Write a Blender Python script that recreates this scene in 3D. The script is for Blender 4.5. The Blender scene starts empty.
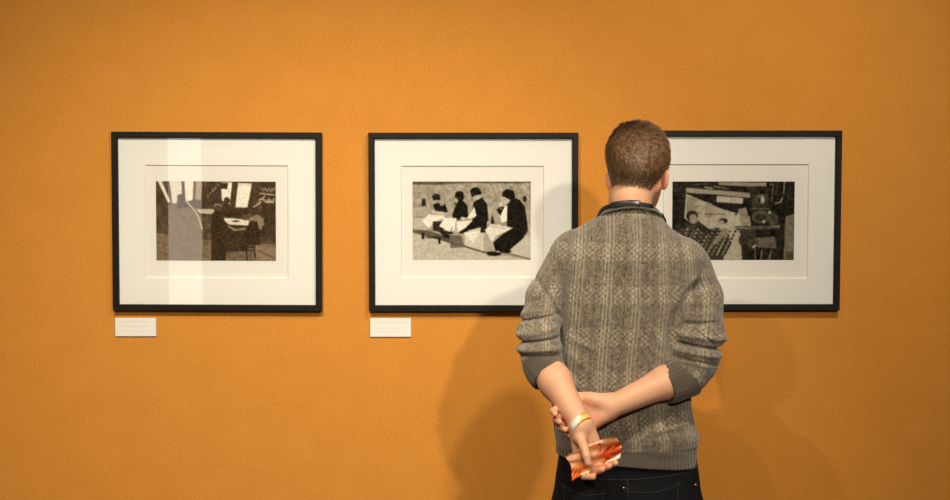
import bpy, bmesh, math, random
import numpy as np
from mathutils import Vector, Matrix
random.seed(4); rng = np.random.default_rng(7)
C = bpy.context.scene.collection
scn = bpy.context.scene
R = math.radians

# ------------------------------------------------------------------ camera
CAM = Vector((0.0, -4.0, 1.645)); F = 1300.0; PITCH = R(3.0)
cd = bpy.data.cameras.new('camera'); cam = bpy.data.objects.new('camera', cd); C.objects.link(cam)
cam.location = CAM; cam.rotation_euler = (R(90) - PITCH, 0, 0)
cd.sensor_width = 36; cd.lens = F * 36 / 950; cd.clip_start = .05
scn.camera = cam

# ------------------------------------------------------------------ light and exposure
scn.view_settings.view_transform = 'Standard'; scn.view_settings.look = 'None'
scn.view_settings.exposure = 0.0; scn.view_settings.gamma = 1; scn.view_settings.use_curve_mapping = False
w = bpy.data.worlds.new('room_air'); scn.world = w; w.use_nodes = True
w.node_tree.nodes['Background'].inputs[0].default_value = (1, .85, .65, 1)
w.node_tree.nodes['Background'].inputs[1].default_value = .1

def spot(name, loc, aim, power, size, blend, radius, col=(1, .9, .74)):
    l = bpy.data.lights.new(name, 'SPOT'); l.energy = power; l.spot_size = R(size); l.spot_blend = blend
    l.shadow_soft_size = radius; l.color = col
    o = bpy.data.objects.new(name, l); C.objects.link(o); o.location = loc
    o.rotation_euler = (Vector(aim) - Vector(loc)).to_track_quat('-Z', 'Y').to_euler(); return o
def area(name, loc, aim, power, sx, sy, col=(1, .9, .75)):
    l = bpy.data.lights.new(name, 'AREA'); l.shape = 'RECTANGLE'; l.size = sx; l.size_y = sy; l.energy = power; l.color = col
    o = bpy.data.objects.new(name, l); C.objects.link(o); o.location = loc
    o.rotation_euler = (Vector(aim) - Vector(loc)).to_track_quat('-Z', 'Y').to_euler(); return o
spot('spot_left_picture', (-.85, -2.8, 3.35), (-.80, 0, .76), 355, 62, 1.0, .02)
spot('spot_middle_picture', (-.28, -2.8, 3.35), (-.42, 0, .70), 105, 52, 1.0, .02)
spot('spot_right_picture', (1.00, -2.05, 3.35), (.82, 0, .88), 180, 84, 1.0, .04)
spot('spot_behind_visitor', (.92, -3.9, 2.50), (-.32, 0, 1.0), 225, 76, 1.0, .05)
area('soft_fill_area', (-.3, -4.2, 3.5), (-.2, -.5, 0.9), 16, 3.2, 2.0)  # added soft fill to lift the shadows; stands for no actual fixture

# ------------------------------------------------------------------ helpers
def P(px, py, Y=0.0):
    """world point on the plane y = Y that shows at photo pixel px, py"""
    a = (px - 475) / F; b = (250 - py) / F
    d = Vector((a, math.cos(PITCH) + b * math.sin(PITCH), -math.sin(PITCH) + b * math.cos(PITCH)))
    return CAM + d * ((Y - CAM.y) / d.y)

def tag(o, label=None, cat=None, group=None, kind=None):
    if label: o['label'] = label
    if cat: o['category'] = cat
    if group: o['group'] = group
    if kind: o['kind'] = kind
    return o
def empty(name, loc):
    o = bpy.data.objects.new(name, None); C.objects.link(o); o.location = loc; o.empty_display_size = .1; return o
def link(name, me, mat, parent=None, smooth=True):
    o = bpy.data.objects.new(name, me); C.objects.link(o)
    if mat: me.materials.append(mat)
    if smooth and len(me.polygons): me.polygons.foreach_set('use_smooth', [True] * len(me.polygons))
    if parent:
        o.parent = parent; o.matrix_parent_inverse = Matrix.Translation(-world_loc(parent))
    return o
def world_loc(o):
    v = Vector((0, 0, 0))
    # only empties are ever moved; meshes hold world coordinates
    while o is not None:
        v += Vector(o.location); o = None if o.parent is None or o.type == 'MESH' else o.parent
    return v
def mesh_np(name, V, Fq, mat, parent=None, smooth=True):
    me = bpy.data.meshes.new(name); V = np.asarray(V, np.float32); Fq = np.asarray(Fq, np.int32)
    n = Fq.shape[1]
    me.vertices.add(len(V)); me.vertices.foreach_set('co', V.ravel())
    me.loops.add(Fq.size); me.loops.foreach_set('vertex_index', Fq.ravel())
    me.polygons.add(len(Fq)); me.polygons.foreach_set('loop_start', np.arange(0, Fq.size, n, dtype=np.int32))
    me.update(calc_edges=True); me.validate()
    return link(name, me, mat, parent, smooth)
def obj(name, bm, mat, parent=None, smooth=False):
    bmesh.ops.recalc_face_normals(bm, faces=bm.faces)
    me = bpy.data.meshes.new(name); bm.to_mesh(me); bm.free()
    return link(name, me, mat, parent, smooth)
def box(bm, x0, x1, y0, y1, z0, z1, M=None):
    vs = [bm.verts.new(Vector(p) if M is None else M @ Vector(p)) for p in
          [(x0,y0,z0),(x1,y0,z0),(x1,y1,z0),(x0,y1,z0),(x0,y0,z1),(x1,y0,z1),(x1,y1,z1),(x0,y1,z1)]]
    for f in [(0,3,2,1),(4,5,6,7),(0,1,5,4),(1,2,6,5),(2,3,7,6),(3,0,4,7)]: bm.faces.new([vs[i] for i in f])
def tube(bm, pts, r, n=6, flat=None):
    pts = [Vector(p) for p in pts]; rings = []
    for i, p in enumerate(pts):
        t = (pts[min(i+1, len(pts)-1)] - pts[max(i-1, 0)]).normalized()
        u = t.cross(Vector((0, .3, 1))); u = u.normalized() if u.length > 1e-4 else Vector((1, 0, 0)); v = t.cross(u)
        rings.append([bm.verts.new(p + (u * math.cos(a) + v * math.sin(a)) * r) for a in [2*math.pi*k/n for k in range(n)]])
    for a, b in zip(rings, rings[1:]):
        for k in range(n): bm.faces.new([a[k], a[(k+1) % n], b[(k+1) % n], b[k]])
    bm.faces.new(rings[0][::-1]); bm.faces.new(rings[-1])

# ------------------------------------------------------------------ materials
class NT:
    def __init__(s, name):
        s.m = bpy.data.materials.new(name); s.m.use_nodes = True; s.t = s.m.node_tree
        s.b = s.t.nodes['Principled BSDF']; s.out = s.t.nodes['Material Output']
    def n(s, typ, **kw):
        nd = s.t.nodes.new(typ)
        for k, v in kw.items():
            if k.startswith('i'): nd.inputs[int(k[1:])].default_value = v
            else: setattr(nd, k, v)
        return nd
    def l(s, a, b): s.t.links.new(a, b)
    def math(s, op, a, b=None, c=None):
        nd = s.n('ShaderNodeMath', operation=op)
        for i, x in enumerate((a, b, c)):
            if x is None: continue
            if isinstance(x, (int, float)): nd.inputs[i].default_value = x
            else: s.l(x, nd.inputs[i])
        return nd.outputs[0]
    def mix(s, fac, a, b):
        nd = s.n('ShaderNodeMix', data_type='RGBA')
        for i, x in ((0, fac), (6, a), (7, b)):
            if isinstance(x, tuple): nd.inputs[i].default_value = x + (1,)
            elif isinstance(x, (int, float)): nd.inputs[i].default_value = x
            else: s.l(x, nd.inputs[i])
        return nd.outputs[2]
    def noise(s, scale, detail=3, rough=.6, coord='Object'):
        tc = s.n('ShaderNodeTexCoord'); nz = s.n('ShaderNodeTexNoise')
        nz.inputs['Scale'].default_value = scale; nz.inputs['Detail'].default_value = detail; nz.inputs['Roughness'].default_value = rough
        s.l(tc.outputs[coord], nz.inputs['Vector']); return nz.outputs[0]
    def bump(s, h, strength, dist):
        b = s.n('ShaderNodeBump'); b.inputs['Strength'].default_value = strength; b.inputs['Distance'].default_value = dist
        s.l(h, b.inputs['Height']); s.l(b.outputs[0], s.b.inputs['Normal'])
    def col(s, c):
        if isinstance(c, tuple): s.b.inputs['Base Color'].default_value = c + (1,)
        else: s.l(c, s.b.inputs['Base Color'])
    def rough(s, r): s.b.inputs['Roughness'].default_value = r
def plain(name, col, rough=.6, var=.12, scale=40, bump=0., dist=.001, metallic=0, spec=.5):
    a = NT(name); nz = a.noise(scale)
    f = a.math('MULTIPLY_ADD', nz, 2*var, 1-var)
    vm = a.n('ShaderNodeVectorMath', operation='SCALE'); vm.inputs[0].default_value = col; a.l(f, vm.inputs['Scale'])
    a.l(vm.outputs[0], a.b.inputs['Base Color']); a.rough(rough)
    a.b.inputs['Metallic'].default_value = metallic; a.b.inputs['Specular IOR Level'].default_value = spec
    if bump: a.bump(nz, bump, dist)
    return a.m
def wall_mat(name, c0, c1):
    a = NT(name)
    fine = a.noise(170, 4, .75); mid = a.noise(9, 3, .6)
    f = a.math('ADD', a.math('MULTIPLY', a.math('SUBTRACT', fine, .5), 1.5), a.math('MULTIPLY', mid, .28)); f = a.math('ADD', f, .27)
    mr = a.n('ShaderNodeMapRange'); a.l(f, mr.inputs[0]); mr.inputs[1].default_value = .05; mr.inputs[2].default_value = .85
    a.col(a.mix(mr.outputs[0], c0, c1)); a.rough(.85); a.b.inputs['Specular IOR Level'].default_value = .15
    a.bump(fine, .22, .002); return a.m
M_wall = wall_mat('orange_fabric_wall', (.50, .186, .024), (.74, .315, .053))
M_dark = plain('dark_gallery_wall', (.06, .045, .035), .8)
M_ceil = plain('ceiling_paint', (.35, .3, .25), .8)
M_floor = plain('oak_floor', (.16, .08, .035), .45, .3, 6)
M_skirt = plain('baseboard_paint', (.45, .2, .05), .5)
M_frame = plain('black_stained_wood', (.009, .007, .004), .55, .25, 90, .1, .0004, spec=.2)
M_mat = plain('cream_mount_board', (.835, .81, .75), .9, .003, 300, spec=.1)
M_sheet = plain('cream_print_paper', (.80, .77, .70), .9, .003, 300, spec=.1)
M_bevel = plain('mount_core', (.83, .84, .81), .9, .01, 200, spec=.1)
M_card = plain('caption_card_edge', (.80, .77, .72), .8, .02, 200)

def vcol_mat(name, rough=.5, spec=.3, grain=0.0, gs=900, sheen=0):
    a = NT(name); at = a.n('ShaderNodeAttribute', attribute_name='print')
    c = at.outputs['Color']
    if grain:
        nz = a.noise(gs, 2, .6); f = a.math('MULTIPLY_ADD', nz, 2*grain, 1-grain)
        vm = a.n('ShaderNodeVectorMath', operation='SCALE'); a.l(c, vm.inputs[0]); a.l(f, vm.inputs['Scale']); c = vm.outputs[0]
    a.l(c, a.b.inputs['Base Color']); a.rough(rough); a.b.inputs['Specular IOR Level'].default_value = spec
    return a.m
M_print = vcol_mat('gelatin_print', .85, .04, .18, 700)
M_cardface = vcol_mat('caption_card_print', .8, .2)

def glass_mat():
    a = NT('picture_glass'); t = a.t; t.nodes.remove(a.b)
    tr = a.n('ShaderNodeBsdfTransparent'); gl = a.n('ShaderNodeBsdfGlossy'); gl.inputs['Roughness'].default_value = 0.0
    fr = a.n('ShaderNodeFresnel'); ge = a.n('ShaderNodeNewGeometry')
    a.l(a.math('MULTIPLY_ADD', ge.outputs['Backfacing'], 1/1.5 - 1.5, 1.5), fr.inputs['IOR'])     # the same weak reflection on both faces
    mx = a.n('ShaderNodeMixShader'); a.l(fr.outputs[0], mx.inputs[0]); a.l(tr.outputs[0], mx.inputs[1]); a.l(gl.outputs[0], mx.inputs[2])
    a.l(mx.outputs[0], a.out.inputs[0]); return a.m
M_glass = glass_mat()

# ------------------------------------------------------------------ the room
def slab(name, mat, *b):
    bm = bmesh.new(); box(bm, *b); return tag(obj(name, bm, mat), kind='structure')
slab('wall_front', M_wall, -3.6, 3.6, 0, .12, 0, 3.7)
slab('wall_left', M_dark, -3.72, -3.6, -7.0, .12, 0, 3.7)
slab('wall_right', M_dark, 3.6, 3.72, -7.0, .12, 0, 3.7)
slab('floor', M_floor, -3.72, 3.72, -7.12, .12, -.1, 0)
slab('ceiling', M_ceil, -3.72, 3.72, -7.12, .12, 3.7, 3.8)
slab('baseboard_front', M_skirt, -3.6, 3.6, -.018, 0, 0, .12)
# opposite wall with a tall narrow daylit window (seen only as a reflection in the left picture's glass)
WX0, WX1, WZ0, WZ1 = -2.60, -2.29, .25, 2.45
bm = bmesh.new()
box(bm, -3.72, WX0, -7.12, -7.0, 0, 3.7); box(bm, WX1, 3.72, -7.12, -7.0, 0, 3.7)
box(bm, WX0, WX1, -7.12, -7.0, 0, WZ0); box(bm, WX0, WX1, -7.12, -7.0, WZ1, 3.7)
tag(obj('wall_back', bm, M_dark), kind='structure')
a = NT('frosted_daylight_glass'); a.col((.8, .8, .8)); a.b.inputs['Emission Color'].default_value = (1, .95, .84, 1); a.b.inputs['Emission Strength'].default_value = 1.9
win = slab('window_1', a.m, WX0, WX1, -7.08, -7.06, WZ0, WZ1)
bm = bmesh.new()
box(bm, WX0-.05, WX0+.006, -7.0, -6.97, WZ0-.05, WZ1+.05); box(bm, WX1-.006, WX1+.05, -7.0, -6.97, WZ0-.05, WZ1+.05)
box(bm, WX0, WX1, -7.0, -6.97, WZ1, WZ1+.05); box(bm, WX0, WX1, -7.0, -6.97, WZ0-.05, WZ0)
obj('window_frame', bm, M_card, win)

# ------------------------------------------------------------------ little raster painter for the flat prints
class Paint:
    def __init__(s, w, h, val, ss=1):
        s.w, s.h = w, h; s.a = np.full((h, w), val, np.float32)
        s.X, s.Y = np.meshgrid(np.arange(w) + .5, np.arange(h) + .5)
        s.view(0, 0, w, h)
    def view(s, x0, y0, x1, y1):   # drawing coordinates
        s.U = x0 + s.X / s.w * (x1 - x0); s.Vv = y0 + s.Y / s.h * (y1 - y0); s.px = (x1 - x0) / s.w
    def mask_poly(s, pts):
        ins = np.zeros((s.h, s.w), bool); dmin = np.full((s.h, s.w), 1e9, np.float32); n = len(pts)
        for i in range(n):
            x0, y0 = pts[i]; x1, y1 = pts[(i + 1) % n]
            if y0 != y1:
                c = ((y0 > s.Vv) != (y1 > s.Vv)) & (s.U < (x1 - x0) * (s.Vv - y0) / (y1 - y0) + x0); ins ^= c
            dx, dy = x1 - x0, y1 - y0; L = dx*dx + dy*dy + 1e-9
            t = np.clip(((s.U - x0) * dx + (s.Vv - y0) * dy) / L, 0, 1)
            dmin = np.minimum(dmin, np.hypot(s.U - x0 - t*dx, s.Vv - y0 - t*dy))
        sd = np.where(ins, dmin, -dmin); return np.clip(sd / (1.5 * s.px) + .5, 0, 1)
    def put(s, m, v, al=1.): s.a = s.a * (1 - m * al) + v * m * al
    def poly(s, v, *pts, al=1.): s.put(s.mask_poly(pts), v, al)
    def ell(s, v, cx, cy, rx, ry, rot=0, al=1.):
        c, q = math.cos(R(rot)), math.sin(R(rot)); dx, dy = s.U - cx, s.Vv - cy
        r = np.hypot((dx*c + dy*q) / rx, (-dx*q + dy*c) / ry)
        s.put(np.clip((1 - r) * min(rx, ry) / (1.5 * s.px) + .5, 0, 1), v, al)
    def line(s, v, wd, *pts, al=1.):
        for (x0, y0), (x1, y1) in zip(pts, pts[1:]):
            dx, dy = x1 - x0, y1 - y0; t = np.clip(((s.U - x0)*dx + (s.Vv - y0)*dy) / (dx*dx + dy*dy + 1e-9), 0, 1)
            d = np.hypot(s.U - x0 - t*dx, s.Vv - y0 - t*dy)
            s.put(np.clip((wd/2 - d) / (1.5*s.px) + .5, 0, 1), v, al)
    def mottle(s, amp, cell, seed):
        r = np.random.default_rng(seed); gh, gw = int(s.h/cell) + 3, int(s.w/cell) + 3; g = r.normal(0, 1, (gh, gw))
        y = np.arange(s.h) / cell; x = np.arange(s.w) / cell; yi = y.astype(int); xi = x.astype(int); fy = (y-yi)[:, None]; fx = (x-xi)[None]
        v = (g[yi][:, xi]*(1-fx) + g[yi][:, xi+1]*fx)*(1-fy) + (g[yi+1][:, xi]*(1-fx) + g[yi+1][:, xi+1]*fx)*fy
        s.a = np.clip(s.a + amp * v, 0, 1)
def blur(a, k=1):
    for _ in range(k):
        p = np.pad(a, 1, mode='edge'); a = (p[:-2, 1:-1] + p[2:, 1:-1] + 2*a) / 4
        p = np.pad(a, 1, mode='edge'); a = (p[1:-1, :-2] + p[1:-1, 2:] + 2*a) / 4
    return a
def srgb2lin(c): return np.where(c <= .04045, c / 12.92, ((c + .055) / 1.055) ** 2.4)

def print_one():     # people round a table before tall windows (drawing frame: 57..655 x 57..452)
    p = Paint(264, 174, .20); p.view(57, 57, 655, 452)
    p.mottle(.035, 14, 1)
    p.poly(.33, (57, 330), (655, 370), (655, 452), (57, 452)); p.mottle(.04, 9, 2)          # floor
    p.poly(.42, (540, 370), (655, 385), (655, 452), (560, 452)); p.line(.22, 5, (565, 400), (650, 440))
    p.poly(.38, (57, 310), (330, 380), (330, 452), (57, 452)); p.line(.25, 5, (57, 360), (320, 430)); p.line(.26, 4, (57, 405), (210, 452))
    p.poly(.86, (125, 57), (185, 57), (190, 160), (140, 170)); p.poly(.93, (200, 57), (245, 57), (240, 150), (205, 160))   # windows
    p.poly(.55, (258, 57), (290, 57), (282, 150), (255, 150))
    p.poly(.95, (382, 62), (438, 62), (424, 182), (386, 150)); p.poly(.95, (467, 66), (536, 68), (512, 188), (452, 184))
    p.poly(.13, (380, 64), (418, 66), (412, 96), (380, 94)); p.line(.7, 4, (470, 74), (534, 76))
    p.poly(.17, (536, 60), (575, 60), (548, 190), (516, 200)); p.poly(.16, (438, 62), (467, 62), (452, 190), (424, 190))
    p.poly(.16, (290, 57), (380, 57), (378, 170), (290, 190))
    for k in range(9): p.ell(.45, 305 + (k * 37) % 62, 72 + (k * 29) % 70, 4, 6)
    p.poly(.9, (68, 57), (88, 57), (130, 160), (118, 165))                                       # curtain edge
    p.poly(.13, (575, 60), (655, 60), (655, 380), (590, 300)); p.line(.75, 5, (575, 116), (650, 124)); p.line(.8, 7, (605, 158), (640, 160)); p.line(.8, 5, (572, 150), (600, 130))
    for k in range(8): p.ell(.55, 585 + k * 9, 92 + (k * 7) % 12, 3, 8)
    for k in range(7): p.ell(.6, 590 + k * 9, 146 + (k * 5) % 14, 4, 8)
    p.poly(.36, (120, 180), (160, 165), (230, 190), (285, 240), (292, 300), (292, 452), (120, 452))  # pale grey shape at left, with a curved upper edge
    p.line(.72, 7, (205, 150), (240, 190), (268, 230), (286, 292))
    p.ell(.15, 180, 137, 16, 16); p.poly(.20, (162, 150), (198, 150), (215, 185), (165, 195))
    p.poly(.72, (255, 195), (345, 195), (350, 222), (275, 215))
    p.ell(.13, 411, 153, 15, 18); p.poly(.12, (388, 178), (402, 168), (424, 170), (440, 200), (436, 240), (382, 236))
    p.ell(.10, 450, 210, 18, 22); p.ell(.12, 480, 212, 15, 20); p.ell(.11, 508, 205, 14, 20)
    p.poly(.88, (385, 238), (440, 240), (525, 250), (545, 240), (585, 250), (510, 276), (420, 272)); p.ell(.2, 455, 254, 18, 5); p.ell(.3, 500, 246, 10, 4)
    p.ell(.55, 366, 182, 20, 14); p.ell(.18, 366, 196, 20, 22); p.poly(.10, (335, 220), (352, 205), (384, 210), (398, 250), (408, 330), (404, 452), (330, 452))
    p.poly(.12, (395, 270), (520, 276), (516, 400), (400, 410)); p.line(.5, 9, (420, 280), (450, 298), (512, 290))
    p.ell(.14, 548, 200, 20, 24); p.line(.7, 6, (545, 184), (580, 158)); p.poly(.45, (520, 240), (560, 220), (592, 240), (596, 270), (575, 296), (515, 300))
    p.poly(.09, (500, 300), (530, 250), (560, 255), (580, 320), (572, 372), (500, 376))
    p.line(.07, 8, (482, 386), (550, 380)); p.line(.07, 7, (505, 384), (510, 448)); p.line(.07, 7, (545, 384), (552, 438)); p.line(.07, 5, (488, 400), (545, 396))
    p.a = blur(p.a, 1); p.mottle(.035, 3.2, 31); p.mottle(.022, 1.5, 5); return p
def print_two():     # four people in dark coats and hats eating on a stone kerb (38..628 x 58..448)
    p = Paint(264, 174, .60); p.view(38, 58, 628, 448)
    p.poly(.57, (38, 58), (628, 58), (628, 230), (38, 230)); p.mottle(.05, 6, 11)
    p.poly(.30, (38, 58), (628, 58), (628, 64), (560, 70), (330, 66), (150, 76), (38, 74)); p.mottle(.03, 3, 12)
    p.poly(.62, (38, 190), (628, 180), (628, 250), (38, 236)); p.line(.42, 4, (38, 236), (200, 232)); p.line(.75, 4, (40, 192), (130, 190)); p.line(.4, 3, (560, 182), (628, 184))
    for x in (195, 308): p.line(.45, 3, (x, 70), (x + 4, 190))
    for x in (420, 445, 470, 580, 592): p.line(.78, 4, (x, 80), (x + 14, 108))
    p.poly(.10, (82, 180), (86, 146), (98, 142), (104, 150), (106, 180)); p.ell(.13, 597, 146, 10, 16)
    p.poly(.72, (38, 310), (200, 345), (400, 410), (628, 448), (38, 448)); p.mottle(.025, 5, 13)
    p.poly(.70, (40, 238), (100, 240), (110, 300), (42, 298)); p.poly(.30, (40, 296), (110, 300), (210, 330), (300, 372), (300, 386), (40, 312))
    p.poly(.78, (296, 320), (345, 284), (440, 300), (432, 402), (392, 406), (298, 376)); p.poly(.62, (392, 320), (450, 300), (480, 404), (392, 406)); p.line(.25, 8, (298, 380), (395, 410), (450, 408))
    p.poly(.74, (500, 360), (600, 326), (628, 326), (628, 440), (520, 412)); p.line(.3, 6, (510, 414), (628, 444))
    # first figure
    p.ell(.55, 158, 155, 15, 14); p.ell(.09, 157, 134, 20, 15); p.poly(.08, (140, 175), (160, 164), (200, 168), (214, 205), (208, 214), (150, 200)); p.ell(.58, 184, 166, 12, 14)
    p.poly(.93, (84, 252), (120, 222), (200, 228), (196, 244), (150, 256), (120, 292)); p.line(.8, 9, (140, 206), (190, 216)); p.poly(.12, (140, 256), (190, 256), (196, 330), (172, 310), (140, 300))
    p.poly(.10, (84, 312), (98, 312), (98, 344), (84, 344)); p.poly(.10, (166, 334), (178, 334), (178, 368), (166, 368))
    # second figure
    p.ell(.45, 262, 155, 16, 16); p.ell(.07, 272, 124, 22, 18); p.poly(.07, (250, 130), (294, 130), (292, 148), (248, 175)); p.poly(.07, (236, 220), (256, 172), (284, 148), (312, 180), (316, 232), (284, 250), (240, 244))
    p.poly(.95, (172, 280), (196, 240), (258, 240), (246, 300), (222, 308)); p.line(.30, 4, (228, 310), (236, 284)); p.poly(.10, (190, 300), (240, 310), (246, 344), (196, 340))
    # third figure
    p.ell(.66, 360, 134, 22, 17); p.ell(.07, 352, 108, 26, 20); p.poly(.08, (328, 118), (382, 112), (380, 124), (334, 138)); p.poly(.07, (344, 160), (384, 138), (410, 170), (416, 250), (392, 282), (320, 300), (290, 318), (266, 314), (318, 262), (336, 200))
    p.poly(.94, (310, 244), (346, 184), (356, 228), (330, 250)); p.poly(.93, (256, 258), (340, 250), (300, 290), (262, 312)); p.ell(.8, 290, 242, 14, 7)
    p.poly(.92, (292, 312), (372, 302), (344, 366)); p.poly(.35, (222, 322), (280, 320), (294, 384), (228, 390)); p.mottle(.015, 3, 14); p.line(.7, 4, (222, 322), (280, 322))
    p.ell(.12, 150, 336, 46, 4); p.poly(.10, (376, 312), (380, 262), (388, 250), (390, 210), (398, 210), (400, 250), (408, 264), (408, 312)); p.poly(.10, (428, 268), (430, 242), (436, 220), (442, 242), (446, 268))
    # fourth figure
    p.ell(.72, 506, 150, 24, 22); p.ell(.07, 515, 118, 30, 21); p.poly(.07, (482, 128), (548, 122), (546, 136), (490, 134)); p.poly(.07, (456, 200), (476, 176), (500, 190), (508, 172), (540, 136), (572, 150), (598, 184), (614, 300), (590, 340), (520, 400), (450, 402), (440, 360), (510, 300), (506, 250), (470, 222))
    p.poly(.95, (474, 232), (500, 176), (510, 180), (508, 256), (480, 262)); p.ell(.8, 480, 172, 10, 12); p.poly(.90, (398, 300), (430, 270), (540, 288), (500, 310), (450, 330), (434, 360)); p.ell(.07, 444, 418, 38, 10); p.ell(.07, 500, 404, 30, 10)
    p.ell(.62, 153, 158, 12, 9); p.poly(.07, (138, 146), (176, 140), (178, 150), (140, 152)); p.ell(.62, 256, 152, 10, 13); p.poly(.07, (252, 138), (294, 126), (292, 150), (262, 146))
    p.ell(.74, 360, 134, 19, 13); p.poly(.07, (330, 118), (382, 110), (380, 122), (334, 134)); p.ell(.3, 350, 136, 3, 3); p.ell(.76, 504, 152, 18, 16); p.ell(.3, 494, 148, 4, 3); p.poly(.07, (480, 126), (546, 122), (548, 142), (524, 150), (490, 134)); p.ell(.07, 538, 150, 14, 12)
    p.ell(.78, 478, 172, 11, 12); p.line(.55, 5, (470, 186), (482, 198)); p.line(.35, 3, (150, 205), (205, 210)); p.line(.45, 3, (300, 250), (340, 240)); p.line(.5, 3, (430, 280), (500, 292))
    for k in range(6): p.line(.82, 2.5, (405 + 14*k, 300 - 3*k), (430 + 9*k, 330 - 5*k), al=.6)
    for k in range(5): p.line(.16, 3, (520 + 14*k, 170 + 10*k), (530 + 10*k, 300), al=.6)
    for k in range(14): p.line(.48, 2, (60 + 40*k, 80 + (k*23) % 60), (75 + 40*k, 84 + (k*23) % 60), al=.7)
    p.a = blur(p.a, 1); p.mottle(.035, 3.2, 31); p.mottle(.022, 1.5, 15); return p
def print_three():   # a cluttered workshop corner seen from above (42..718 x 37..470)
    p = Paint(264, 170, .12); p.view(42, 37, 718, 470); p.mottle(.03, 9, 21)
    p.poly(.68, (118, 104), (320, 190), (470, 230), (478, 290), (420, 300), (430, 470), (330, 470), (250, 330), (110, 240))
    for k in range(16): p.line(.40, 5, (125, 125 + k * 9), (160 + (k * 31) % 40, 128 + k * 9))
    for k in range(10): p.line(.45, 4, (225, 150 + k * 9), (262 + (k * 17) % 30, 152 + k * 9))
    p.line(.5, 3, (208, 140), (205, 230)); p.poly(.74, (340, 205), (410, 210), (420, 280), (350, 280)); p.ell(.2, 395, 218, 7, 7)
    for k in range(5): p.line(.3, 6, (222 + k * 24, 214), (236 + k * 24, 218))
    p.poly(.60, (118, 70), (470, 100), (472, 128), (288, 110), (118, 100)); p.line(.25, 3, (120, 72), (470, 100))
    p.poly(.74, (288, 116), (434, 128), (430, 160), (286, 150)); p.poly(.55, (294, 40), (560, 44), (560, 64), (470, 66), (300, 58)); p.line(.8, 5, (222, 70), (262, 76)); p.line(.5, 5, (270, 66), (350, 78)); p.line(.5, 4, (150, 55), (230, 52))
    p.poly(.10, (180, 116), (288, 160), (420, 170), (450, 190), (380, 195), (300, 180))
    p.poly(.55, (405, 190), (450, 180), (474, 270), (430, 284)); p.poly(.22, (478, 110), (570, 104), (578, 186), (484, 190)); p.line(.5, 4, (480, 186), (578, 190)); p.ell(.35, 530, 135, 26, 26); p.ell(.72, 540, 136, 9, 20); p.ell(.12, 522, 140, 7, 14)
    p.ell(.32, 532, 232, 48, 36); p.ell(.2, 532, 236, 34, 22); p.ell(.7, 580, 208, 10, 8); p.ell(.75, 548, 258, 7, 9); p.ell(.28, 600, 245, 26, 36); p.poly(.3, (385, 282), (640, 278), (640, 296), (400, 306)); p.line(.6, 4, (390, 288), (470, 294)); p.line(.7, 4, (600, 282), (640, 284))
    p.poly(.36, (512, 345), (610, 340), (620, 406), (516, 400)); p.poly(.22, (410, 310), (500, 300), (520, 380), (470, 400)); p.ell(.75, 498, 394, 14, 5, -35); p.line(.45, 5, (500, 400), (505, 465)); p.line(.5, 6, (540, 415), (535, 462)); p.line(.36, 10, (590, 415), (580, 468)); p.ell(.2, 430, 360, 20, 30)
    p.line(.75, 4, (660, 42), (656, 102)); p.line(.5, 4, (600, 60), (588, 150)); p.line(.65, 6, (612, 158), (640, 150), (650, 128)); p.ell(.4, 590, 55, 12, 6); p.line(.35, 4, (620, 60), (614, 110))
    p.poly(.42, (668, 230), (718, 215), (718, 470), (660, 470)); p.mottle(.025, 6, 22); p.poly(.28, (672, 420), (718, 424), (718, 470), (668, 470))
    # two people under a striped blanket
    p.poly(.22, (88, 300), (180, 262), (250, 300), (300, 290), (350, 320), (372, 380), (320, 470), (42, 470), (42, 300))
    for k in range(11):
        x0 = 100 + k * 30; p.line(.62 if k % 2 else .45, 9, (x0, 288 + (k % 3) * 10), (x0 - 60 - k * 2, 440)); 
        for j in range(7): p.ell(.08, x0 - 8 - j * 9, 312 + j * 20, 6, 5)
    p.poly(.5, (262, 380), (330, 290), (352, 300), (342, 330), (262, 400)); p.ell(.12, 152, 226, 32, 28); p.ell(.55, 158, 236, 20, 20); p.ell(.15, 325, 254, 24, 15); p.ell(.6, 316, 262, 15, 12); p.poly(.15, (180, 250), (262, 310), (240, 330), (175, 290)); p.poly(.13, (86, 280), (130, 250), (150, 272), (95, 300))
    p.a = blur(p.a, 1); p.mottle(.035, 3.2, 31); p.mottle(.022, 1.5, 25); return p

def print_mesh(name, p, M, x0, x1, z0, z1, y, mat, parent, tint):
    h, w_ = p.a.shape
    xs = np.linspace(x0, x1, w_); zs = np.linspace(z1, z0, h); X, Z = np.meshgrid(xs, zs)
    V = np.stack([X, np.full_like(X, y), Z], -1).reshape(-1, 3); Mn = np.array(M); V = V @ Mn[:3, :3].T + Mn[:3, 3]
    i = (np.arange(h-1)[:, None] * w_ + np.arange(w_-1)[None]).ravel()
    o = mesh_np(name, V, np.stack([i, i+w_, i+w_+1, i+1], 1), mat, parent, False)
    g = np.clip(p.a, 0, 1).ravel()[:, None]
    lo, hi = np.array(tint[0])[None], np.array(tint[1])[None]; mid = np.array(tint[2])[None]
    col = np.where(g < .5, lo + (mid - lo) * (g/.5), mid + (hi - mid) * ((g-.5)/.5)); lin = srgb2lin(col)
    at = o.data.color_attributes.new('print', 'FLOAT_COLOR', 'POINT')
    at.data.foreach_set('color', np.concatenate([lin, np.ones((len(lin), 1))], 1).astype(np.float32).ravel())
    return o

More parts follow.
